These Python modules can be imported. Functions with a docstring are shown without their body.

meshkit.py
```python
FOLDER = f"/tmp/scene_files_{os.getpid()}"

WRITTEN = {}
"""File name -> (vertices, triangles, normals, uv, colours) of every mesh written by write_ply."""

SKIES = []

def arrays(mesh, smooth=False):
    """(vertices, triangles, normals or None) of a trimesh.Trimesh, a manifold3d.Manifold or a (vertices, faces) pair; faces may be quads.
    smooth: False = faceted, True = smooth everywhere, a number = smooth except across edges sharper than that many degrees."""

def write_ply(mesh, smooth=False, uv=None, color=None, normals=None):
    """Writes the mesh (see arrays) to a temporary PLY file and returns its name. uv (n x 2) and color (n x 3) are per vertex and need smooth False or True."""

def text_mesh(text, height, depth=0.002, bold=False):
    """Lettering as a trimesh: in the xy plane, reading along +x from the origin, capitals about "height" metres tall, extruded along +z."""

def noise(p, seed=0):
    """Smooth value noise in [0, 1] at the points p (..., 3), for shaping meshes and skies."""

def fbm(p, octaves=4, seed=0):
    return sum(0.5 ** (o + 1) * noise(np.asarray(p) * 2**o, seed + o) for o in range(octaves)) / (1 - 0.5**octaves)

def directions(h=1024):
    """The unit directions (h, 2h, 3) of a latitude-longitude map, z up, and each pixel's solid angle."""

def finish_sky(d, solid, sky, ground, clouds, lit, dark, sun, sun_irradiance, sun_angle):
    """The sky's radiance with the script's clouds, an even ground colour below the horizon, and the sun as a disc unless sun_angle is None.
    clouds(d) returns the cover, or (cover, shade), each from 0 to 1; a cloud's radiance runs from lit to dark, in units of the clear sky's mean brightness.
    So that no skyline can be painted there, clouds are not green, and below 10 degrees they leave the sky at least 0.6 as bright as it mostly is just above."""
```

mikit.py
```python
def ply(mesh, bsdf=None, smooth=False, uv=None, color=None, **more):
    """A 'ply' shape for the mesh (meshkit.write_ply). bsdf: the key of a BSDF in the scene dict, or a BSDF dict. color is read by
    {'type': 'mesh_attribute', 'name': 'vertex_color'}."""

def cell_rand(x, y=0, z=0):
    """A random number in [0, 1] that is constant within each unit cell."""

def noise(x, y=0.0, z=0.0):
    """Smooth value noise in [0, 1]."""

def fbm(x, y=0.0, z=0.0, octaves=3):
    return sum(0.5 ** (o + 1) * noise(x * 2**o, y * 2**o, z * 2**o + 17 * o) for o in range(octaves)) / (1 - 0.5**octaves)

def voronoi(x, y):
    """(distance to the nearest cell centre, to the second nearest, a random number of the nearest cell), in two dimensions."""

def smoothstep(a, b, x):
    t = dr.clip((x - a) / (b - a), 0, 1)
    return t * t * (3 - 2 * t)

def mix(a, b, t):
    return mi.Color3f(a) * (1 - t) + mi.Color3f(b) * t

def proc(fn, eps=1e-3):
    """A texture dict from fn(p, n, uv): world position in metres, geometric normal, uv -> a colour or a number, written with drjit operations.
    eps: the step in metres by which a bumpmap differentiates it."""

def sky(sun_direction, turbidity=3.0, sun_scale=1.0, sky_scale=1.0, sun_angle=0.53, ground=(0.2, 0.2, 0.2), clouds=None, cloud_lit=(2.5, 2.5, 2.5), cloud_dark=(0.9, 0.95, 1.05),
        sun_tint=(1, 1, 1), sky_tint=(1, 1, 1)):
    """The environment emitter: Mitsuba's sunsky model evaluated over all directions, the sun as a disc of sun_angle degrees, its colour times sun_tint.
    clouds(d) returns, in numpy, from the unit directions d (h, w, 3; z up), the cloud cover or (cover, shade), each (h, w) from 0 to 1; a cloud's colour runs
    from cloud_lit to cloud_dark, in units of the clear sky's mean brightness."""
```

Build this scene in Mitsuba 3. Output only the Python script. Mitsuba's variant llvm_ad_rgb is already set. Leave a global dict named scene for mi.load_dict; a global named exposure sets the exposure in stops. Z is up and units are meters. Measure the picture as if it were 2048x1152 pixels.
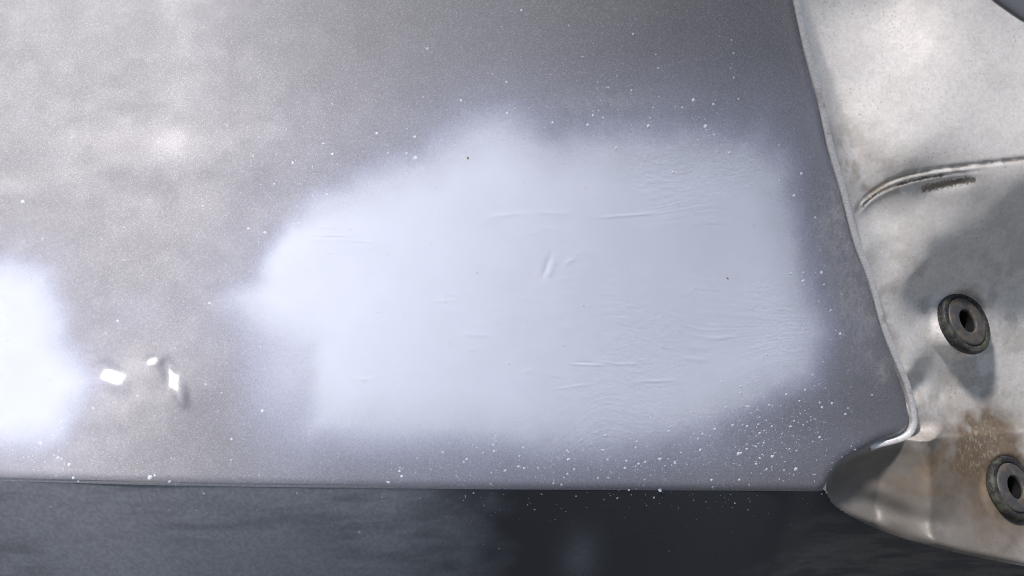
import math
import numpy as np
import drjit as dr
import mitsuba as mi
import trimesh
from scipy.spatial import cKDTree
from scipy.interpolate import RBFInterpolator, RectBivariateSpline, splprep, splev
import mikit, meshkit
from mikit import proc, noise, fbm, smoothstep, mix, cell_rand, voronoi

rng = np.random.default_rng(7)
scene, labels = {}, {}

# ------------------------------------------------------------------ camera, sky, exposure
TILT = math.radians(15)                       # the camera looks down on the panel by this much
D = 0.44                                      # camera to panel, metres
S = 0.000225                                  # metres of panel per unit of the layout drawing
LIFT = np.array([0, 0, 0.85])
U = np.array([1.0, 0, 0])                     # panel axes in the world: right, up the panel, out of it
V = np.array([0, math.sin(TILT), math.cos(TILT)])
W = np.array([0, -math.cos(TILT), math.sin(TILT)])
SUN_LOCAL = np.array([-0.42, 0.70, 0.58])
SUN_LOCAL = SUN_LOCAL / np.linalg.norm(SUN_LOCAL)
SUN = U * SUN_LOCAL[0] + V * SUN_LOCAL[1] + W * SUN_LOCAL[2]
EYE = LIFT + W * D
TT = mi.ScalarTransform4f
scene['camera'] = {'type': 'perspective', 'fov': 2 * math.degrees(math.atan(1024 * S / D)), 'fov_axis': 'x', 'near_clip': 0.01, 'far_clip': 100.0,
                   'to_world': TT().look_at(origin=EYE.tolist(), target=LIFT.tolist(), up=V.tolist())}
scene['sky'] = mikit.sky(SUN.tolist(), turbidity=3, sun_angle=6.0, sun_scale=1.0, sky_scale=0.85, sun_tint=(0.88, 0.97, 1.25), sky_tint=(1.05, 1.01, 0.95), clouds=lambda d: 0.3 + 0 * d[..., 0], cloud_lit=(1.6, 1.6, 1.65), ground=(0.13, 0.13, 0.13))
exposure = 1.62


def world(u, v, w):
    return LIFT + np.multiply.outer(u, U) + np.multiply.outer(v, V) + np.multiply.outer(w, W)


# ------------------------------------------------------------------ the panel's form
LEAN_L, LEAN_R = 0.355, -0.33                    # how far the panel leans back on its left and on its right half


def base(u, v):
    t = np.clip((np.asarray(u) + 0.175) / 0.27, 0, 1)
    lean = LEAN_L + (LEAN_R - LEAN_L) * t * t * (3 - 2 * t)
    return -0.45 * np.maximum(u, 0) ** 2 - lean * v + 0.5 * np.asarray(v) ** 2


def at(x, y, h=base, off=0.0):
    """Where a point of the layout drawing lies on the surface h: (u, v)."""
    x, y = np.asarray(x, float), np.asarray(y, float)
    w = 0.0
    for _ in range(12):
        u, v = (x - 1024) * S * (D - w) / D, (576 - y) * S * (D - w) / D
        w = h(u, v) + off
    return u, v


def curve(pts, n=200, s=0.0, h=base, off=0.0):
    """A smooth line through points of the drawing, as an (n, 2) array of (u, v)."""
    p = np.asarray(pts, float)
    tck, _ = splprep([p[:, 0], p[:, 1]], s=s, k=3 if len(p) > 3 else 1)
    x, y = splev(np.linspace(0, 1, n), tck)
    return np.stack(at(np.array(x), np.array(y), h, off), 1)


def fine(line, closed=False, step=1.5e-4):
    """The polyline cut into short steps: points and their parameter along it."""
    p = np.vstack([line, line[:1]]) if closed else np.asarray(line)
    L = np.hypot(*np.diff(p, axis=0).T)
    m = np.maximum(np.ceil(L / step).astype(int), 1)
    seg = np.repeat(np.arange(len(m)), m)
    t = np.concatenate([np.arange(k) / k for k in m])
    return np.vstack([p[seg] + (p[seg + 1] - p[seg]) * t[:, None], p[-1:]]), np.append((seg + t) / len(m), 1.0)


TREES = {}


def seg_distance(u, v, line, closed=False):
    """Distance to a polyline (and the parameter along it)."""
    key = (id(line), closed)
    if key not in TREES:
        q, t = fine(line, closed)
        TREES[key] = cKDTree(q), t, line
    tree, t, _ = TREES[key]
    shape = np.shape(u)
    d, i = tree.query(np.stack([np.ravel(u), np.ravel(v)], 1))
    return d.reshape(shape), t[i].reshape(shape)


def nearest(u, v, line):
    q, _ = fine(line, True, 4e-5)
    d, i = cKDTree(q).query(np.stack([u, v], 1), distance_upper_bound=0.003)
    i = np.minimum(i, len(q) - 1)
    return d, q[i, 0], q[i, 1]


def inside(u, v, poly):
    c = np.zeros(np.shape(u), bool)
    for a, b in zip(poly, np.roll(poly, -1, 0)):
        hit = ((a[1] > v) != (b[1] > v)) & (u < (b[0] - a[0]) * (v - a[1]) / (b[1] - a[1] + 1e-18) + a[0])
        c ^= hit
    return c


def sheet(poly, h, cell):
    """A fine sheet over the (u, v) polygon with the height h: vertices, faces, uv, normals."""
    lo, hi = poly.min(0), poly.max(0)
    nu, nv = (np.ceil((hi - lo) / cell)).astype(int) + 1
    gu, gv = np.meshgrid(lo[0] + np.arange(nu) * cell, lo[1] + np.arange(nv) * cell)
    u, v = gu.ravel(), gv.ravel()
    ins = inside(u, v, poly)
    d, qu, qv = nearest(u, v, poly)
    snap = d < 0.55 * cell
    ok = ins | snap
    u, v = np.where(snap, qu, u), np.where(snap, qv, v)
    i = (np.arange(nv - 1)[:, None] * nu + np.arange(nu - 1)).ravel()
    f = np.vstack([np.stack([i, i + 1, i + nu + 1], 1), np.stack([i, i + nu + 1, i + nu], 1)])
    f = f[ok[f].all(1)]
    used = np.unique(f)
    m = np.full(len(u), -1)
    m[used] = np.arange(len(used))
    u, v, f = u[used], v[used], m[f]
    w = h(u, v)
    a = (u[f[:, 1]] - u[f[:, 0]]) * (v[f[:, 2]] - v[f[:, 0]]) - (u[f[:, 2]] - u[f[:, 0]]) * (v[f[:, 1]] - v[f[:, 0]])
    f = f[a > 1e-12]
    p = world(u, v, w)
    fn = np.cross(p[f[:, 1]] - p[f[:, 0]], p[f[:, 2]] - p[f[:, 0]])
    n = np.stack([np.bincount(f.ravel(), np.repeat(fn[:, k], 3), len(p)) for k in range(3)], 1)
    return p, f, np.stack([u, v], 1), n / np.maximum(np.linalg.norm(n, axis=1, keepdims=True), 1e-30)


def add(key, verts, faces, bsdf, uv=None, normals=None, smooth=True):
    if normals is None:
        scene[key] = mikit.ply((verts, faces), bsdf, smooth=smooth, uv=uv)
    else:
        path = meshkit.write_ply((verts, faces), False, uv, None, normals=normals)
        scene[key] = {'type': 'ply', 'filename': path, 'face_normals': False, 'bsdf': {'type': 'ref', 'id': bsdf}}


def subset(verts, faces, uv, normals, keep):
    f = faces[keep]
    used = np.unique(f)
    m = np.full(len(verts), -1)
    m[used] = np.arange(len(used))
    return verts[used], m[f], uv[used], normals[used]


# ------------------------------------------------------------------ drawing of the outlines
EDGE = [(1504, -330), (1556, -110), (1583, 0), (1610, 120), (1632, 200), (1652, 292), (1683, 400), (1710, 500), (1735, 565), (1762, 660), (1798, 750), (1817, 808), (1821, 838)]
CORNER = [(1821, 838), (1819, 853), (1811, 864), (1797, 872), (1760, 884), (1727, 901), (1698, 917), (1677, 936), (1661, 958), (1650, 984)]
BOTTOM = [(1650, 984), (1400, 982), (1000, 980), (700, 977), (300, 971), (0, 963), (-110, 960), (-560, 946)]
edge_line, corner_line, bottom_line = curve(EDGE, 112), curve(CORNER, 50), curve(BOTTOM, 60)
top_left = np.stack(at([-560, 700, 1504], [-330, -330, -330]), 1)
panel_poly = np.vstack([edge_line, corner_line[1:], bottom_line[1:], top_left[:2]])
side_line = np.vstack([edge_line, corner_line[1:]])


def blob(u, v, x, y, sx, sy, a, deg=0.0):
    """A soft swelling (or dent, with a < 0) of height a metres."""
    cu, cv = at(x, y)
    c, s = math.cos(math.radians(deg)), math.sin(math.radians(deg))
    p, q = (u - cu) * c + (v - cv) * s, -(u - cu) * s + (v - cv) * c
    return a * np.exp(-0.5 * ((p / (sx * S)) ** 2 + (q / (sy * S)) ** 2))


DINGS = [(224, 754, 0, -34, 38, 18), (349, 762, 1, -60, 48, 15), (306, 722, 3, -15, 15, 11)]


def tilt_to_sun(u, v, f):
    """The extra slopes that the surface f needs at (u, v) to mirror the sun to the eye."""
    half = np.array([-u, -v, D - f(u, v)])
    half = half / np.linalg.norm(half) + SUN_LOCAL
    e = 1e-4
    return -half[0] / half[2] - (f(u + e, v) - f(u - e, v)) / (2 * e), -half[1] / half[2] - (f(u, v + e) - f(u, v - e)) / (2 * e)


SU, SV = at(286, 752)
SWELL = tilt_to_sun(SU, SV, base)


def swollen(u, v):
    """A broad shallow dent round the dings."""
    return base(u, v) + 0.42 * (SWELL[0] * (u - SU) + SWELL[1] * (v - SV)) * np.exp(-((u - SU) ** 2 + (v - SV) ** 2) / (125 * S) ** 2)


def panel(u, v):
    h = swollen(u, v)
    # old dents above the wheel side
    h = h + blob(u, v, 330, 322, 240, 40, 0.00062, 3) + blob(u, v, 60, 338, 130, 26, -0.00030, 5) + blob(u, v, 120, 425, 170, 45, 0.00025, 0)
    # slight ripple left by panel beating
    q = np.stack([u * 26 + 3, v * 34 + 7, 0 * u], -1)
    h = h + 0.00014 * (meshkit.noise(q, 5) - 0.5)
    # three small dings whose flanks catch the sun
    for x, y, a, deg, ax, ay in DINGS:
        cu, cv = at(x, y)
        c, s_ = math.cos(math.radians(deg)), math.sin(math.radians(deg))
        p, q = ((u - cu) * c + (v - cv) * s_) / (ax * S), (-(u - cu) * s_ + (v - cv) * c) / (ay * S)
        su, sv = tilt_to_sun(cu, cv, swollen)
        h = h + (su * (u - cu) + sv * (v - cv)) * np.exp(-np.maximum(p * p + q * q, 1e-12) ** 2 * (0.75 + 0.6 * meshkit.noise(np.stack([u * 260, v * 260, 0 * u + a], -1), 3)))
    # the rolled edges
    d, t = seg_distance(u, v, side_line)
    right = np.clip((t - 0.0) * 50, 0, 1) * np.clip((0.66 - t) * 14, 0, 1)
    x = np.clip((0.0072 - d) / 0.0052, 0, 1)
    h = h + right * 0.0012 * x * x
    x = np.clip((0.0020 - d) / 0.0020, 0, 1)
    h = h - 0.0013 * x * x
    y = np.clip((0.006 - d) / 0.006, 0, 1) * (1 - right)
    h = h - 0.0016 * y * y
    d, t = seg_distance(u, v, bottom_line)
    x = np.clip((0.0045 - d) / 0.0045, 0, 1)
    return h - 0.0014 * x * x


# ------------------------------------------------------------------ primer coverage (numpy outline, drjit in the texture)
PATCH = [(480, 596), (520, 560), (538, 505), (575, 455), (640, 412), (735, 385), (850, 335), (915, 300), (960, 272), (1010, 270), (1055, 290), (1120, 305), (1260, 300), (1400, 298), (1495, 308),
         (1552, 350), (1560, 430), (1580, 520), (1600, 610), (1625, 670), (1600, 740), (1500, 790), (1400, 838), (1290, 862), (1120, 868), (930, 852), (760, 850), (640, 845), (634, 760), (628, 690), (585, 655), (520, 632)]
PATCH2 = [(-175, 640), (-130, 560), (-60, 528), (20, 528), (85, 560), (108, 620), (112, 680), (150, 728), (168, 762), (140, 815), (110, 862), (30, 885), (-70, 880), (-140, 830), (-172, 740)]
patch_uv = np.stack(at(*np.array(PATCH, float).T, panel), 1)
patch2_uv = np.stack(at(*np.array(PATCH2, float).T, panel), 1)


def sd_poly(x, y, poly):
    """Signed distance to a closed outline, negative inside (drjit)."""
    d, s = mi.Float(1e9), mi.Float(1)
    for i in range(len(poly)):
        a, b = poly[i - 1], poly[i]
        ex, ey = float(b[0] - a[0]), float(b[1] - a[1])
        wx, wy = x - float(a[0]), y - float(a[1])
        t = dr.clip((wx * ex + wy * ey) / (ex * ex + ey * ey), 0, 1)
        d = dr.minimum(d, dr.square(wx - ex * t) + dr.square(wy - ey * t))
        c1, c2, c3 = y >= float(a[1]), y < float(b[1]), ex * wy > ey * wx
        s = dr.select((c1 & c2 & c3) | (~c1 & ~c2 & ~c3), -s, s)
    return s * dr.sqrt(d)


def loc(x, y):
    u, v = at(x, y, panel)
    return float(u), float(v)


def spot(x, y, cx, cy, sx, sy):
    cu, cv = loc(cx, cy)
    return dr.exp(-0.5 * (dr.square((x - cu) / (sx * S)) + dr.square((y - cv) / (sy * S))))


def coat(x, y):
    """How thick the primer lies, 0 to 1."""
    wob = (fbm(x * 60, y * 60, 1.5, 3) - 0.5) * 0.008
    d1, d2 = sd_poly(x, y, patch_uv) + wob, sd_poly(x, y, patch2_uv) + wob
    sharp = dr.maximum(spot(x, y, 545, 500, 80, 90), spot(x, y, 640, 730, 35, 70))      # the masked, crisper flank
    soft = 0.0185 - 0.0125 * sharp
    core1 = 1 - smoothstep(-soft, soft, d1)
    core2 = 1 - smoothstep(-0.011, 0.011, d2)
    halo = 0.52 * dr.exp(-dr.maximum(d1, 0) / 0.013) * (1 - 0.3 * sharp) + 0.45 * dr.exp(-dr.maximum(d2, 0) / 0.009)
    mist = 0.55 * spot(x, y, 570, 745, 60, 85) + 0.22 * spot(x, y, 1200, 905, 350, 50) + 0.14 * spot(x, y, 1200, 225, 330, 60) + 0.14 * spot(x, y, 270, 625, 35, 28)
    c = 1 - (1 - core1) * (1 - core2) * (1 - dr.minimum(halo, 0.8)) * (1 - dr.minimum(mist, 0.8))
    # fan streaks at the pointed end
    st = spot(x, y, 500, 600, 60, 30) * smoothstep(0.40, 0.8, noise(x * 90 + y * 60, (y - 0.45 * x) * 900))
    return dr.maximum(c, 0.5 * st)


def coverage(p, n, uv):
    x, y = uv.x, uv.y
    c = coat(x, y)
    # fine spray: the finest droplets stand singly where the coat is thin
    g = 0.5 * noise(x * 2300, y * 2300, 3) + 0.5 * noise(x * 4700, y * 4700, 9)
    return dr.clip(c + (g - 0.5) * 1.5 * c * (1 - c), 0, 1)


# ------------------------------------------------------------------ materials
def flake_color(p, n, uv):
    x, y = uv.x, uv.y
    f = 0.55 * noise(x * 2400, y * 2400) + 0.45 * noise(x * 4600, y * 4600, 5)
    glint = smoothstep(0.80, 0.97, cell_rand(dr.floor(x * 2500), dr.floor(y * 2500), 3))
    k = 0.78 + 0.38 * f + 0.28 * glint
    dirt = smoothstep(0.5, 0.85, fbm(x * 45, y * 60, 2, 3)) * 0.05
    c = mi.Color3f(0.325, 0.331, 0.352) * k * (1 - dirt)
    # sanded, scuffed strip beside the seam
    sand = spot(x, y, 1668, 430, 28, 60) + spot(x, y, 1700, 560, 26, 70) + spot(x, y, 1738, 660, 24, 60) + 1.1 * spot(x, y, 1768, 740, 12, 24) + 0.5 * spot(x, y, 1230, 205, 90, 14)
    wisp = smoothstep(0.30, 0.75, 0.6 * fbm(x * 260 + y * 120, y * 110 - x * 60, 3, 3) + 0.4 * noise(x * 900, y * 500, 6))
    return mix(c, mi.Color3f(0.56, 0.56, 0.565) * k, dr.clip(sand, 0, 1) * (0.25 + 0.65 * wisp))


def flake_rough(p, n, uv):
    return 0.665 + 0.07 * fbm(uv.x * 120, uv.y * 150, 7, 2)


SCR = [  # putty ridges and scratches under the primer: x0, y0, x1, y1, half width (drawing units), height (mm)
    (960, 436, 1060, 425, 3, .05), (1060, 425, 1150, 428, 2.5, .05), (1180, 437, 1330, 425, 2, .06), (940, 450, 1010, 436, 6, .05), (1000, 470, 1110, 462, 3, .03), (1070, 455, 1120, 459, 2, .05),
    (1085, 560, 1100, 508, 4, -.16), (1096, 560, 1112, 508, 5, .10), (1128, 530, 1150, 518, 4, .09), (895, 618, 925, 627, 2.5, .08), (920, 668, 985, 672, 3, .10), (938, 664, 965, 676, 3, -.08),
    (930, 704, 960, 695, 2, .07), (1130, 728, 1220, 731, 2, .07), (1150, 724, 1190, 727, 2, -.06), (1220, 730, 1280, 727, 2, .06), (1200, 722, 1240, 729, 1.5, .05), (1085, 745, 1130, 757, 2, .05),
    (1100, 780, 1185, 768, 2, .05), (1045, 746, 1068, 738, 3, .07), (1250, 765, 1370, 760, 3, .05), (1370, 690, 1420, 700, 4, .05), (1410, 680, 1480, 672, 3, .04), (1360, 715, 1420, 722, 3, .05),
    (700, 480, 760, 486, 2, .05), (660, 500, 735, 492, 2, .04), (690, 545, 760, 540, 2, .04), (780, 690, 850, 687, 2, .04), (760, 740, 850, 745, 2, .03), (845, 605, 935, 598, 2, .05), (865, 590, 960, 588, 1.5, .04)]
SCR_UV = [(*loc(a, b), *loc(c, d), w * S, z * 0.001) for a, b, c, d, w, z in SCR]
BZ = 1.0


def primer_height(p, n, uv):
    x, y = uv.x, uv.y
    h = mi.Float(0)
    for a, b, c, d, w, z in SCR_UV:
        ex, ey = c - a, d - b
        t = dr.clip(((x - a) * ex + (y - b) * ey) / (ex * ex + ey * ey), 0, 1)
        q = dr.square(x - a - ex * t) + dr.square(y - b - ey * t)
        h += z * 1.5 * dr.exp(-q / (2 * w * w)) * smoothstep(0, 0.3, t) * (1 - smoothstep(0.7, 1, t))
    zone = smoothstep(0.35, 0.7, fbm(x * 32, y * 40, 4, 2))
    h += 0.000062 * fbm(x * 900, y * 900, 1, 2) * (0.5 + zone)
    mid = spot(x, y, 1060, 590, 260, 120)
    h += 0.00005 * noise(x * 45, y * 1300 + 40 * noise(x * 22, y * 22, 2), 5) * smoothstep(0.3, 0.6, fbm(x * 25, y * 60, 6, 2))
    west = spot(x, y, 760, 560, 150, 130)
    h += 0.00009 * zone * (0.15 + mid + 1.6 * west) * smoothstep(0.5, 0.85, noise(x * 110 + 6 * noise(x * 40, y * 60, 2), y * 420 + 25 * noise(x * 30, y * 30, 6), 8)) * smoothstep(0.35, 0.6, noise(x * 60, y * 90, 3))
    return h


def primer_color(p, n, uv):
    x, y = uv.x, uv.y
    k = 0.97 + 0.06 * (fbm(x * 60, y * 60, 12, 3) - 0.5)
    sp = smoothstep(0.985, 0.995, cell_rand(dr.floor(x * 420), dr.floor(y * 420), 8)) * smoothstep(0.62, 0.7, noise(x * 900, y * 900, 21))
    thin = 1 - smoothstep(0.15, 0.95, coat(x, y))                      # a thin white coat over dark metal looks bluish
    return mix(mix((0.725, 0.785, 0.90), (0.58, 0.645, 0.865), thin) * k, (0.55, 0.54, 0.53), 0.2 * sp)


scene['silver_paint'] = {'type': 'principled', 'base_color': proc(flake_color), 'metallic': 0.8, 'roughness': proc(flake_rough), 'specular': 0.5, 'clearcoat': 0.7, 'clearcoat_gloss': 0.97}
scene['white_primer'] = {'type': 'bumpmap', 'scale': BZ, 'bump': proc(primer_height, eps=1.5e-4), 'nested': {'type': 'principled', 'base_color': proc(primer_color), 'roughness': 0.62, 'specular': 0.3}}
scene['panel_paint'] = {'type': 'twosided', 'bsdf': {'type': 'blendbsdf', 'weight': proc(coverage), 'a': {'type': 'ref', 'id': 'silver_paint'}, 'b': {'type': 'ref', 'id': 'white_primer'}}}
scene['droplet_paint'] = {'type': 'principled', 'base_color': {'type': 'rgb', 'value': [0.68, 0.72, 0.80]}, 'roughness': 0.5, 'specular': 0.4}


def edge_color(p, n, uv):
    k = 0.8 + 0.35 * noise(p.x * 1500, p.y * 1500, p.z * 1500)
    dirt = smoothstep(0.55, 0.8, fbm(p.x * 160, p.y * 160, p.z * 160, 3)) * 0.35
    return mix(mi.Color3f(0.82, 0.82, 0.81) * k, (0.22, 0.19, 0.15), dirt)


scene['edge_paint'] = {'type': 'twosided', 'bsdf': {'type': 'principled', 'base_color': proc(edge_color), 'metallic': 0.35, 'roughness': 0.42, 'specular': 0.5, 'clearcoat': 0.3, 'clearcoat_gloss': 0.8}}

# ------------------------------------------------------------------ the silver panel
labels['car_panel'] = {'label': 'silver car body panel with white primer sprayed over a repair', 'category': 'car panel'}
pv, pf, puv, pn = sheet(panel_poly, panel, 0.0009)
cen = puv[pf].mean(1)
in1, in2 = inside(cen[:, 0], cen[:, 1], patch_uv), inside(cen[:, 0], cen[:, 1], patch2_uv)
for key, keep in (('car_panel__skin', ~(in1 | in2)), ('car_panel__primer_patch', in1), ('car_panel__primer_patch_001', in2)):
    a, b, c, d = subset(pv, pf, puv, pn, keep)
    add(key, a, b, 'panel_paint', c, d)
labels['car_panel__primer_patch'] = {'label': 'large white primer patch in the middle of the panel'}
labels['car_panel__primer_patch_001'] = {'label': 'white primer patch at the left edge'}


def sweep(line, profile, h=base, close=False):
    """A strip along a (u, v) line: profile = (outward offset, height) in metres at each step across."""
    t = np.gradient(line, axis=0)
    t /= np.linalg.norm(t, axis=1, keepdims=True)
    nrm = np.stack([-t[:, 1], t[:, 0]], 1)
    rows = []
    for prof in profile:
        off, z = (np.broadcast_to(np.asarray(q, float), (len(line),)) for q in prof)
        q = line + nrm * off[:, None]
        rows.append(world(q[:, 0], q[:, 1], h(line[:, 0], line[:, 1]) + z))
    v = np.concatenate(rows)
    n, m = len(line), len(profile)
    i = (np.arange(m - 1)[:, None] * n + np.arange(n - 1)).ravel()
    f = np.vstack([np.stack([i, i + n, i + n + 1], 1), np.stack([i, i + n + 1, i + 1], 1)])
    return v, f


mm = 0.001
run = np.vstack([edge_line, corner_line[1:22]])
fade = np.clip((len(run) - 1 - np.arange(len(run))) / 14, 0, 1)          # the strip dies away round the corner
drop = -4.5 * mm * (1 - fade)
hv, hf = sweep(run, [(.65 * mm, -6 * mm + drop), (.75 * mm, -1.2 * mm + drop), (.95 * mm, -.45 * mm + drop), (1.4 * mm, -.15 * mm + drop), (2.3 * mm, -.05 * mm + drop), (3.2 * mm, -.1 * mm + drop), (3.75 * mm, -.7 * mm + drop), (4.0 * mm, -2 * mm + drop), (4.05 * mm, -10 * mm + drop)])
add('car_panel__hem', hv, hf, 'edge_paint', smooth=60)
labels['car_panel__hem'] = {'label': 'folded metal seam along the right edge'}
ev, ef = sweep(side_line[:-8], [(0, -1.35 * mm), (.02 * mm, -2.3 * mm), (-.6 * mm, -4 * mm), (-3 * mm, -4.5 * mm)], panel)

# droplets that flew past the masked area
drops = []


def spatter(n, x, y, sx, sy, big=1.0, cut=None):
    px, py = rng.normal(x, sx, n), rng.normal(y, sy, n)
    r = np.minimum(0.62 + rng.pareto(2.4, n) * 0.70, 3.2) * big
    for a, b, c in zip(px, py, r):
        if -20 < a < 1830 and -20 < b < 1110 and (cut is None or cut(a, b)):
            drops.append((a, b, c))


spatter(720, 1520, 855, 115, 58, .88)
spatter(560, 1180, 930, 240, 42, .82)
spatter(260, 1190, 190, 260, 75, .72)
spatter(110, 1330, 250, 110, 40, .85)
spatter(150, 1620, 600, 45, 140)
spatter(90, 560, 660, 80, 140, .9)
spatter(60, 500, 430, 110, 80, .9)
spatter(70, 60, 925, 60, 25, 1.0)
spatter(60, 200, 560, 160, 160, .9)
spatter(90, 700, 350, 110, 60, .85)
spatter(170, 900, 960, 420, 40, .8)
spatter(60, 1080, 1030, 300, 50, .65)
spatter(35, 300, 1010, 220, 35, .75)
spatter(120, 900, 500, 500, 260, .8)
for a, b, c in ((831, 316, 5), (530, 465, 3.2), (45, 404, 4), (1411, 254, 4), (1387, 201, 3.5), (1297, 252, 3.5), (1320, 980, 4.2), (1477, 908, 4.2), (1545, 913, 4), (1137, 919, 4), (300, 955, 4), (147, 956, 3), (1320, 918, 4), (1250, 937, 3.5), (1592, 938, 4)):
    drops.append((a, b, c))


def domes(list_, h, keep):
    vs, fs, k = [], [], 0
    ang = np.arange(8) * math.pi / 4
    arr = np.array(list_, float)
    au, av = at(arr[:, 0], arr[:, 1], h)
    ok = keep(au, av)
    du = []
    for u, v, r in zip(au[ok], av[ok], arr[ok, 2]):
        r = r * S
        rr = r * (1 + 0.18 * rng.normal(size=8))
        ring = [(u + rr * np.cos(ang), v + rr * np.sin(ang), 0.0), (u + .7 * rr * np.cos(ang), v + .7 * rr * np.sin(ang), .16 * r + 1e-5), (np.array([u]), np.array([v]), .22 * r + 1.5e-5)]
        du += [np.stack([a, b, a * 0 + z], 1) for a, b, z in ring]
        i, j = np.arange(8), (np.arange(8) + 1) % 8
        fs += [np.stack([k + i, k + j, k + 8 + j], 1), np.stack([k + i, k + 8 + j, k + 8 + i], 1), np.stack([k + 8 + i, k + 8 + j, k * 0 + i * 0 + k + 16], 1)]
        k += 17
    q = np.vstack(du)
    return world(q[:, 0], q[:, 1], h(q[:, 0], q[:, 1]) + q[:, 2]), np.vstack(fs)


inset = lambda u, v: inside(u, v, panel_poly)
dv, df = domes(drops, panel, inset)
add('car_panel__paint_droplet', dv, df, 'droplet_paint', smooth=True)
labels['car_panel__paint_droplet'] = {'kind': 'stuff', 'label': 'fine white overspray droplets scattered around the primer'}
scene['chip_paint'] = {'type': 'principled', 'base_color': {'type': 'rgb', 'value': [0.30, 0.22, 0.12]}, 'roughness': 0.6}
cv_, cf_ = domes([(936, 316, 2.6), (1455, 557, 2.4), (954, 546, 1.3), (1168, 612, 1.4), (343, 545, 1.3)], panel, inset)
add('car_panel__paint_speck', cv_, cf_, 'chip_paint', smooth=True)
labels['car_panel__paint_speck'] = {'kind': 'stuff', 'label': 'tiny brown specks stuck in the primer'}

# ------------------------------------------------------------------ the bumper under the panel
def bumper(u, v):
    """Turns away under the panel's lower edge."""
    ub, vb = bottom_line[::-1, 0], bottom_line[::-1, 1]
    top = np.interp(u, ub, vb)
    d = top + 0.002 - v
    b = base(0.15 - 0.012 * np.logaddexp(0, (0.15 - u) / 0.012), top)
    s = np.clip(d, 0, 1)
    h = b - 0.0005 - 0.016 * (0.5 + 0.5 * np.tanh((u - 0.146) / 0.012)) - 0.55 * s - 1.5 * s * s - np.clip(-d - 0.002, 0, 1) * 2.0
    return h + 0.0004 * (meshkit.fbm(np.stack([u * 30, v * 30, 0 * u], -1), 2, seed=3) - .5)


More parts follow.
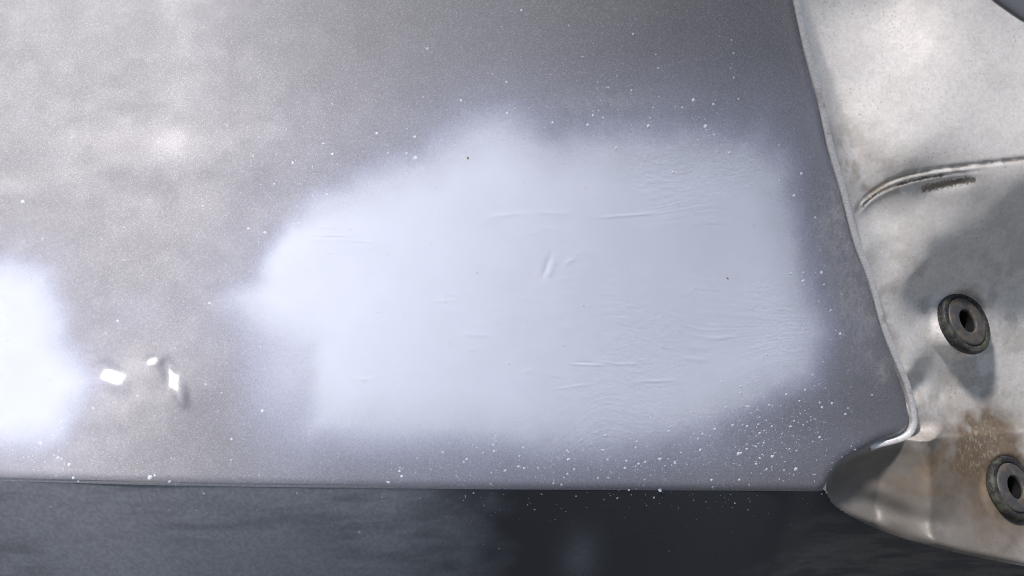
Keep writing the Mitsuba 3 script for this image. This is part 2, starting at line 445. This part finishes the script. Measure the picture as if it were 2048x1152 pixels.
bx = np.array([-560, 2400, 2400, -560.])
by = np.array([925, 925, 1420, 1420.])
bu, bv_ = at(bx, by, lambda u, v: base(u, v) - 0.03)
bump_poly = np.stack([bu, bv_], 1)
bump_poly = np.vstack([bump_poly[2:], bottom_line[::-1][:-2] + [0, .0015], np.stack(at([1640, 1652, 1660, 1700, 1800, 2400], [962, 962, 988, 1016, 1046, 1130]), 1)])


def bloc(x, y):
    u, v = at(x, y, bumper)
    return float(u), float(v)


def bspot(x, y, cx, cy, sx, sy):
    cu, cv = bloc(cx, cy)
    return dr.exp(-0.5 * (dr.square((x - cu) / (sx * S)) + dr.square((y - cv) / (sy * S * 1.25))))


X930, Y980 = bloc(940, 1060)
X1600, Y1100 = bloc(1640, 1105)


def dust(uv):
    x, y = uv.x, uv.y
    wob = (fbm(x * 50, y * 90, 3, 3) - 0.5) * 0.03
    left = 1 - smoothstep(X930 - 0.042, X930 + 0.022, x + wob)
    wipe = smoothstep(0.35, 0.85, fbm(x * 45 + y * 20, y * 260, 5, 3)) * smoothstep(0.35, 0.75, fbm(x * 18, y * 40, 9, 2))
    right = smoothstep(X1600 - 0.045, X1600 + 0.01, x + wob * 1.3 - (y - Y1100) * 0.9) * (0.25 + 0.75 * smoothstep(0.30, 0.72, fbm(x * 55 + 8 * y, y * 300, 6, 4)))
    tri = bspot(x, y, 1160, 1120, 30, 40)
    fine = 0.85 + 0.3 * noise(x * 900, y * 900, 2)
    return dr.clip((left * (0.85 - 0.26 * wipe) + 0.42 * right + 0.26 * tri + 0.03) * fine, 0, 1)


def bumper_color(p, n, uv):
    x = uv.x
    k = 0.8 + 0.4 * noise(uv.x * 2500, uv.y * 2500)
    warm = smoothstep(X1600 - 0.06, X1600 + 0.02, x)
    return mix(mi.Color3f(0.027, 0.033, 0.042) * k, mix((0.36, 0.385, 0.42), (0.22, 0.205, 0.18), warm), dust(uv))


scene['bumper_paint'] = {'type': 'twosided', 'bsdf': {'type': 'principled', 'base_color': proc(bumper_color), 'roughness': proc(lambda p, n, uv: 0.33 + 0.4 * dust(uv)), 'specular': 0.45, 'clearcoat': 0.2, 'clearcoat_gloss': 0.9}}
vv, ff, uu, nn = sheet(bump_poly, bumper, 0.0012)
add('bumper__cover', vv, ff, 'bumper_paint', uu, nn)
labels['bumper'] = {'label': 'dark glossy bumper with wiped grey dust below the silver panel', 'category': 'bumper'}
bdv, bdf = domes([q for q in drops if q[1] > 985], bumper, lambda u, v: v < np.interp(u, bottom_line[::-1, 0], bottom_line[::-1, 1]) - .001)
add('bumper__paint_droplet', bdv, bdf, 'droplet_paint', smooth=True)
labels['bumper__paint_droplet'] = {'kind': 'stuff', 'label': 'fine white droplets on the dark surface'}
add('car_panel__return_edge', ev, ef, 'edge_paint', smooth=50)

# ------------------------------------------------------------------ the pressed recess beside the panel
EU = np.vstack([edge_line, corner_line[1:14]])
order = np.argsort(EU[:, 1])
EU = EU[order]


def rec_base(u, v):
    e = np.interp(v, EU[:, 1], EU[:, 0])
    t = np.clip((u - e) / 0.02, 0, 1)
    return base(e, v) - 0.26 * v * t * t * (3 - 2 * t)


CTRL = [(1520, -90, -3), (1560, -300, -4), (1700, -250, -12), (2330, 300, -12), (2330, 600, -36), (2330, 950, -44), (2330, 1170, -32), (1660, 950, -6), (1740, 892, -4), (1800, 880, -6),
        (1680, 0, -10), (1700, 120, -4), (1730, 240, 2), (1800, 0, -16), (1800, 200, 1), (1900, 100, -7), (1950, 250, 1), (2048, 150, -8), (2120, 300, -3), (1800, 325, 6), (1720, 330, 0), (1930, 310, 3), (2048, 295, 0), (1950, -60, -14), (2120, 20, -17), (2120, 160, -9),
        (1760, 425, -5), (1850, 395, -2), (1950, 375, 0), (2048, 355, 0), (2120, 340, -2),
        (1760, 520, -6), (1830, 460, -4), (1800, 600, -9), (1900, 415, -3),
        (1880, 470, -4.5), (1960, 412, -3.5), (1840, 545, -7), (1935, 545, -15), (2010, 480, -14.5), (2062, 440, -13), (2120, 400, -16),
        (1865, 650, -15), (1925, 645, -20), (1990, 560, -21), (2050, 640, -31), (1965, 725, -25), (2120, 600, -36), (1900, 580, -17),
        (1875, 760, -17), (1935, 810, -27), (1850, 800, -11), (2000, 800, -30), (2100, 800, -36),
        (1860, 870, -12), (1905, 905, -17), (1960, 880, -24), (2012, 975, -28), (1900, 990, -15), (2060, 1060, -28), (2060, 880, -34), (2120, 950, -37),
        (1700, 950, -9), (1770, 930, -10), (1740, 985, -11), (1820, 985, -13), (1700, 1000, -10), (1800, 1040, -12), (1900, 1072, -14), (2048, 1100, -19)]
CTRL += [(a + k, b, z) for a, b in EDGE[1:] for k, z in ((2, -2.0 if b < 350 else -4.2), (26, -2.2 if b < 350 else -4.2 if b < 520 else -6.4))]
CTRL = [(a, b, c - (4 if 520 <= b <= 812 and a >= 1860 else 3 if b > 812 and a > 1890 else 0)) for a, b, c in CTRL]
cu, cv2 = at(*np.array([(a, b) for a, b, c in CTRL], float).T, rec_base)
exact = RBFInterpolator(np.stack([cu, cv2], 1) * 100, np.array([c for _, _, c in CTRL]) * mm, kernel='thin_plate_spline', smoothing=0.0)

RGX, RGY = np.linspace(0.08, 0.36, 141), np.linspace(-0.18, 0.23, 171)
RGZ = exact(np.stack(np.meshgrid(RGX, RGY, indexing='ij'), -1).reshape(-1, 2) * 100).reshape(141, 171)
rbf = RectBivariateSpline(RGX, RGY, RGZ)


def smooth_rec(u, v):
    return rec_base(u, v) + rbf(u, v, grid=False)


CREST = curve([(1780, 876), (1712, 901), (1672, 932), (1652, 962), (1657, 990), (1692, 1018), (1750, 1042), (1850, 1072), (1950, 1096), (2130, 1130), (2330, 1168)], 72, h=smooth_rec)
RIDGE = curve([(1706, 428), (1722, 405), (1745, 384), (1790, 358), (1850, 343), (1920, 333), (2048, 318), (2140, 306)], 60, h=smooth_rec)
BEAD = curve([(1712, 432), (1740, 398), (1790, 372), (1850, 356), (1920, 346), (1990, 338)], 50, h=smooth_rec)
SLOT = curve([(1850, 377), (1880, 370), (1915, 364), (1950, 359)], 20, h=smooth_rec)
GROOVE = curve([(1690, 985), (1730, 1000), (1790, 1024), (1870, 1050), (1930, 1062)], 30, h=smooth_rec)
RISE = curve([(1700, 955), (1735, 972), (1790, 996), (1840, 1012)], 20, h=smooth_rec)
SEAM = curve([(1838, 868), (1848, 930), (1878, 972), (1940, 1010), (1985, 1030)], 30, h=smooth_rec)
G_N = np.array([0.46, 0.36, 0.81])
G_N = G_N / np.linalg.norm(G_N)
G_AT = []
for x, y in ((1921, 648), (2016, 978)):
    gu, gv = (float(q) for q in at(x, y, smooth_rec))
    G_AT.append((gu, gv, float(smooth_rec(np.array([gu]), np.array([gv]))[0])))
GR = 0.0172


def recess(u, v):
    u, v = np.asarray(u, float), np.asarray(v, float)
    h = smooth_rec(u, v)
    for gu, gv, gw in G_AT:                                            # flat seats for the grommets
        plane = gw - (G_N[0] * (u - gu) + G_N[1] * (v - gv)) / G_N[2]
        r = np.sqrt((u - gu) ** 2 + (v - gv) ** 2)
        k = np.clip((0.0185 - r) / 0.008, 0, 1)
        k = k * k * (3 - 2 * k)
        h = h * (1 - k) + plane * k
    g = lambda d, s: np.exp(-0.5 * (d / (s * S)) ** 2)
    d, t = seg_distance(u, v, RIDGE)
    end = np.clip(t * 12, 0, 1)
    h = h - 0.9 * mm * g(d, 3.2) * end
    d, t = seg_distance(u, v, BEAD)
    h = h + 1.0 * mm * (g(d, 8) - 0.8 * g(d, 2.5)) * np.clip(t * 10, 0, 1) * np.clip((1 - t) * 4, 0, 1)
    d, t = seg_distance(u, v, SLOT)
    h = h - 1.0 * mm * g(d, 9) * np.clip(t * 5, 0, 1) * np.clip((1 - t) * 6, 0, 1)
    d, t = seg_distance(u, v, GROOVE)
    h = h - 2.8 * mm * g(d, 15) * np.clip(t * 3, 0, 1) * np.clip((1 - t) * 3, 0, 1)
    d, t = seg_distance(u, v, RISE)
    h = h + 1.7 * mm * g(d, 15) * np.clip(t * 3, 0, 1) * np.clip((1 - t) * 3, 0, 1)
    d, t = seg_distance(u, v, SEAM)
    h = h + 0.35 * mm * g(d, 2.5) + 0.5 * mm * g(d, 14)
    d, t = seg_distance(u, v, CREST)
    k = np.clip((t * (len(CREST) - 1)).astype(int), 0, len(CREST) - 2)
    tan = CREST[k + 1] - CREST[k]
    out = tan[..., 0] * (v - CREST[k, 1]) - tan[..., 1] * (u - CREST[k, 0]) < 0
    out &= (t > 0.003) & (t < 0.999) & (d < 0.010)
    h = h + 1.5 * mm * g(d, 13)
    dd = np.where(out, d, 0)
    h = h - np.minimum(dd, 0.006) ** 2 * 190
    q = np.stack([u * 60, v * 60, 0 * u], -1)
    return h + 0.0006 * (meshkit.fbm(q, 3, seed=9) - 0.5)


under = np.vstack([edge_line - [0.001, 0], corner_line[1:-15] + [-0.001, 0.001]])
ct = np.gradient(CREST, axis=0)
ct /= np.linalg.norm(ct, axis=1, keepdims=True)
low = (CREST + np.stack([ct[:, 1], -ct[:, 0]], 1) * 0.0042 * np.clip((np.arange(72) - 12) / 14, 0.02, 1)[:, None])[12:]
far = np.stack(at([2330, 2170, 2040, 1985, 1700], [190, 100, 34, -6, -280], smooth_rec), 1)
far[-1, 1] = under[0, 1]
rec_poly = np.vstack([under, low, far])
RX = {k: tuple(float(q) for q in at(*k, smooth_rec)) for k in ((1960, 885), (1865, 925), (1905, 364), (1780, 372), (1730, 620), (1690, 300), (1760, 350), (1780, 960), (2000, 960), (1960, 450), (1900, 1040), (1990, 560))}


def rs(x, y, key, sx, sy):
    a, b = RX[key]
    return dr.exp(-0.5 * (dr.square((x - a) / (sx * S)) + dr.square((y - b) / (sy * S))))


RIDGE_S, SLOT_S, BEAD_S = RIDGE[::4], SLOT[::3], BEAD[2:38:4]


def line_d(x, y, line):
    d = mi.Float(1e9)
    for a, b in zip(line[:-1], line[1:]):
        ex, ey = float(b[0] - a[0]), float(b[1] - a[1])
        t = dr.clip(((x - float(a[0])) * ex + (y - float(a[1])) * ey) / (ex * ex + ey * ey), 0, 1)
        d = dr.minimum(d, dr.square(x - float(a[0]) - ex * t) + dr.square(y - float(a[1]) - ey * t))
    return dr.sqrt(d)


def recess_color(p, n, uv):
    x, y = uv.x, uv.y
    f = 0.5 * noise(x * 2200, y * 2200) + 0.5 * noise(x * 900, y * 900, 4)
    c = mi.Color3f(0.80, 0.78, 0.735) * (0.86 + 0.28 * f)
    mott = fbm(x * 130, y * 130, 3, 3)
    low = 1 - smoothstep(RX[(1960, 450)][1] - 0.05, RX[(1960, 450)][1] + 0.02, y)
    dirty = smoothstep(0.42, 0.72, mott) * (0.08 + 0.30 * low)
    c = mix(c, (0.27, 0.235, 0.19), dirty)
    film = rs(x, y, (1900, 1040), 190, 70) + 0.8 * rs(x, y, (1780, 960), 110, 70)
    c = mix(c, mix((0.10, 0.096, 0.087), (0.19, 0.182, 0.165), fbm(x * 70, y * 110, 21, 2)), dr.clip(1.7 * film, 0, 1) * (0.84 + 0.12 * mott))
    # grime caught along the fold and the seams
    dl = line_d(x, y, RIDGE_S)
    c = mix(c, (0.16, 0.135, 0.10), 0.75 * dr.exp(-dl / 0.0011) * smoothstep(0.25, 0.6, fbm(x * 300, y * 300, 5, 2)))
    stain = 0.5 * rs(x, y, (1690, 300), 30, 45) + 0.35 * rs(x, y, (1760, 350), 60, 25) + 0.5 * rs(x, y, (1780, 372), 40, 14)
    c = mix(c, (0.33, 0.27, 0.20), dr.minimum(stain, 0.8) * smoothstep(0.35, 0.7, fbm(x * 200, y * 200, 6, 3)))
    ds = line_d(x, y, SLOT_S) + (noise(x * 1500, y * 1500, 7) - 0.5) * 0.0016
    c = mix(c, mix((0.20, 0.155, 0.105), (0.10, 0.085, 0.065), smoothstep(RX[(1905, 364)][0] - 0.004, RX[(1905, 364)][0] + 0.006, x)), 0.85 * (1 - smoothstep(0.0008, 0.0022, ds)))
    db = line_d(x, y, BEAD_S) + (noise(x * 1300, y * 1300, 17) - 0.5) * 0.0012
    c = mix(c, (0.15, 0.13, 0.10), 0.9 * (1 - smoothstep(0.0002, 0.0008, db)) * smoothstep(0.40, 0.55, noise(x * 170, y * 170, 27)))
    # rust and dried mud low down
    rust = 1.0 * rs(x, y, (1960, 885), 60, 60) + 0.6 * rs(x, y, (1865, 925), 30, 50) + 0.8 * rs(x, y, (2000, 960), 95, 95) + 0.25 * rs(x, y, (1780, 960), 60, 25)
    rm = dr.clip(rust * (0.45 + 1.1 * fbm(x * 170, y * 170, 8, 3)), 0, 0.92)
    rc = mix((0.15, 0.10, 0.06), (0.24, 0.18, 0.115), fbm(x * 420, y * 420, 2, 3))
    c = mix(c, rc, rm)
    crumb = smoothstep(0.66, 0.78, noise(x * 1100, y * 800, 13)) * dr.clip(rs(x, y, (1960, 885), 50, 40), 0, 1)
    c = mix(c, (0.42, 0.36, 0.26), 0.8 * crumb)
    # black specks of grit
    da, _, dc = voronoi(x * 520, y * 520)
    sp = (1 - smoothstep(0.10, 0.10 + 0.14 * dc, da)) * smoothstep(0.72, 0.8, dc) * smoothstep(0.42, 0.7, fbm(x * 70, y * 70, 14, 2))
    c = mix(c, (0.09, 0.075, 0.06), 0.4 * sp)
    return c


def recess_bump(p, n, uv):
    x, y = uv.x, uv.y
    r = dr.clip(rs(x, y, (1960, 885), 60, 60) + 0.6 * rs(x, y, (1865, 925), 30, 50), 0, 1)
    return 0.00003 * fbm(x * 900, y * 900, 1, 2) + 0.00035 * r * fbm(x * 450, y * 450, 2, 3) + 0.0002 * noise(x * 130, y * 130, 3)


scene['recess_metal'] = {'type': 'twosided', 'bsdf': {'type': 'bumpmap', 'scale': 1.0, 'bump': proc(recess_bump, eps=2e-4), 'nested': {
    'type': 'principled', 'base_color': proc(recess_color), 'metallic': 0.3, 'roughness': proc(lambda p, n, uv: 0.44 + 0.2 * fbm(uv.x * 200, uv.y * 200, 3, 2)), 'specular': 0.45}}}
rv, rf, ru, rn = sheet(rec_poly, recess, 0.0008)
for gu, gv, gw in G_AT:                                                  # holes under the grommets
    k = np.stack([ru[:, 0] - gu, ru[:, 1] - gv], 1)
    out3 = np.sqrt((k ** 2).sum(1) + ((G_N[0] * k[:, 0] + G_N[1] * k[:, 1]) / G_N[2]) ** 2)
    rf = rf[out3[rf].max(1) > 0.0085]
add('metal_recess__shell', rv, rf, 'recess_metal', ru, rn)
labels['metal_recess'] = {'label': 'pressed grey metal recess with dirt and rust right of the panel seam', 'category': 'metal recess'}
# the next piece of bodywork shows in the top corner
tv, tf = sweep(np.stack(at(np.linspace(1700, 2330, 60), np.interp(np.linspace(1700, 2330, 60), [1700, 1985, 2040, 2170, 2330], [-275, -6, 34, 100, 190]), smooth_rec), 1),
               [(-1.4 * mm, -.8 * mm), (-.9 * mm, .9 * mm), (0 * mm, 1.5 * mm), (2.5 * mm, 1.4 * mm), (8 * mm, -3 * mm), (30 * mm, -18 * mm)], smooth_rec)
scene['dark_trim_paint'] = {'type': 'twosided', 'bsdf': {'type': 'principled', 'base_color': {'type': 'rgb', 'value': [0.11, 0.115, 0.125]}, 'roughness': 0.4, 'specular': 0.5}}
add('body_trim__strip', tv, tf, 'dark_trim_paint', smooth=40)
labels['body_trim'] = {'label': 'dark grey trim crossing the corner beyond the bright metal', 'category': 'trim'}

# ------------------------------------------------------------------ two grommets
def grommet_color(p, n, uv):
    k = fbm(p.x * 260, p.y * 260, p.z * 260, 3)
    sp = smoothstep(0.68, 0.78, noise(p.x * 2200, p.y * 2200, p.z * 2200))
    c = mix((0.022, 0.023, 0.024), (0.07, 0.075, 0.058), smoothstep(0.4, 0.75, k))
    return mix(c, (0.16, 0.14, 0.11), 0.45 * sp)


def face_color(p, n, uv):
    k = fbm(p.x * 300, p.y * 300, p.z * 300, 3)
    return mix((0.060, 0.062, 0.064), (0.12, 0.10, 0.075), smoothstep(0.4, 0.75, k)) * (0.85 + 0.3 * noise(p.x * 1800, p.y * 1800, p.z * 1800))


scene['grommet_rubber'] = {'type': 'twosided', 'bsdf': {'type': 'principled', 'base_color': proc(grommet_color), 'roughness': 0.62, 'specular': 0.35}}
scene['grommet_face'] = {'type': 'twosided', 'bsdf': {'type': 'principled', 'base_color': proc(face_color), 'roughness': 0.55, 'specular': 0.4}}
scene['socket_rubber'] = {'type': 'twosided', 'bsdf': {'type': 'principled', 'base_color': {'type': 'rgb', 'value': [0.010, 0.010, 0.010]}, 'roughness': 0.5, 'specular': 0.4}}
R0 = 0.0163


def lathe(profile, n=64):
    p = np.asarray(profile, float)
    a = np.arange(n) * 2 * math.pi / n
    v = np.stack([np.outer(p[:, 0], np.cos(a)), np.outer(p[:, 0], np.sin(a)), np.outer(p[:, 1], np.ones(n))], -1).reshape(-1, 3)
    m = len(p)
    i, j = np.meshgrid(np.arange(m - 1), np.arange(n), indexing='ij')
    k = (j + 1) % n
    a0, a1, b0, b1 = (i * n + j).ravel(), (i * n + k).ravel(), ((i + 1) * n + j).ravel(), ((i + 1) * n + k).ravel()
    return v, np.vstack([np.stack([a0, a1, b1], 1), np.stack([a0, b1, b0], 1)])


Gx = np.cross([0, 1, 0], G_N)
Gx = Gx / np.linalg.norm(Gx)
Gy = np.cross(G_N, Gx)
PARTS = {'flange': ([(.90, -.10), (.97, .02), (1.0, .08), (1.0, .20), (.985, .26), (.95, .295), (.90, .30), (.82, .285), (.795, .26), (.785, .20), (.75, .17)], 'grommet_rubber'),
         'face': ([(.79, .16), (.775, .23), (.76, .275), (.73, .30), (.66, .315), (.45, .325), (.39, .315), (.365, .29), (.355, .24), (.35, .10)], 'grommet_face'),
         'socket': ([(.356, .25), (.345, .05), (.33, -.50), (.22, -.56), (.12, -.55), (.02, -.53), (.0, -.53)], 'socket_rubber')}
for i, (gu, gv, gw) in enumerate(G_AT):
    name = 'rubber_grommet' + ('' if i == 0 else '_001')
    for part, (prof, m) in PARTS.items():
        v, f = lathe(np.array(prof) * R0 * [1, 0.92])
        if part == 'flange':
            v[:, 2] += 0.0003 * (meshkit.noise(v * 300, 4 + i) - .5)
        q = v[:, :1] * Gx + v[:, 1:2] * Gy + v[:, 2:] * G_N + [gu, gv, gw]
        add(f'{name}__{part}', world(q[:, 0], q[:, 1], q[:, 2]), f, m, smooth=40)
labels['rubber_grommet'] = {'label': 'black round grommet with a hole in clean metal, upper of the two', 'category': 'grommet', 'group': 'grommets in the metal recess'}
labels['rubber_grommet_001'] = {'label': 'black round grommet among brown rust, lower of the two, cut by the frame', 'category': 'grommet', 'group': 'grommets in the metal recess'}
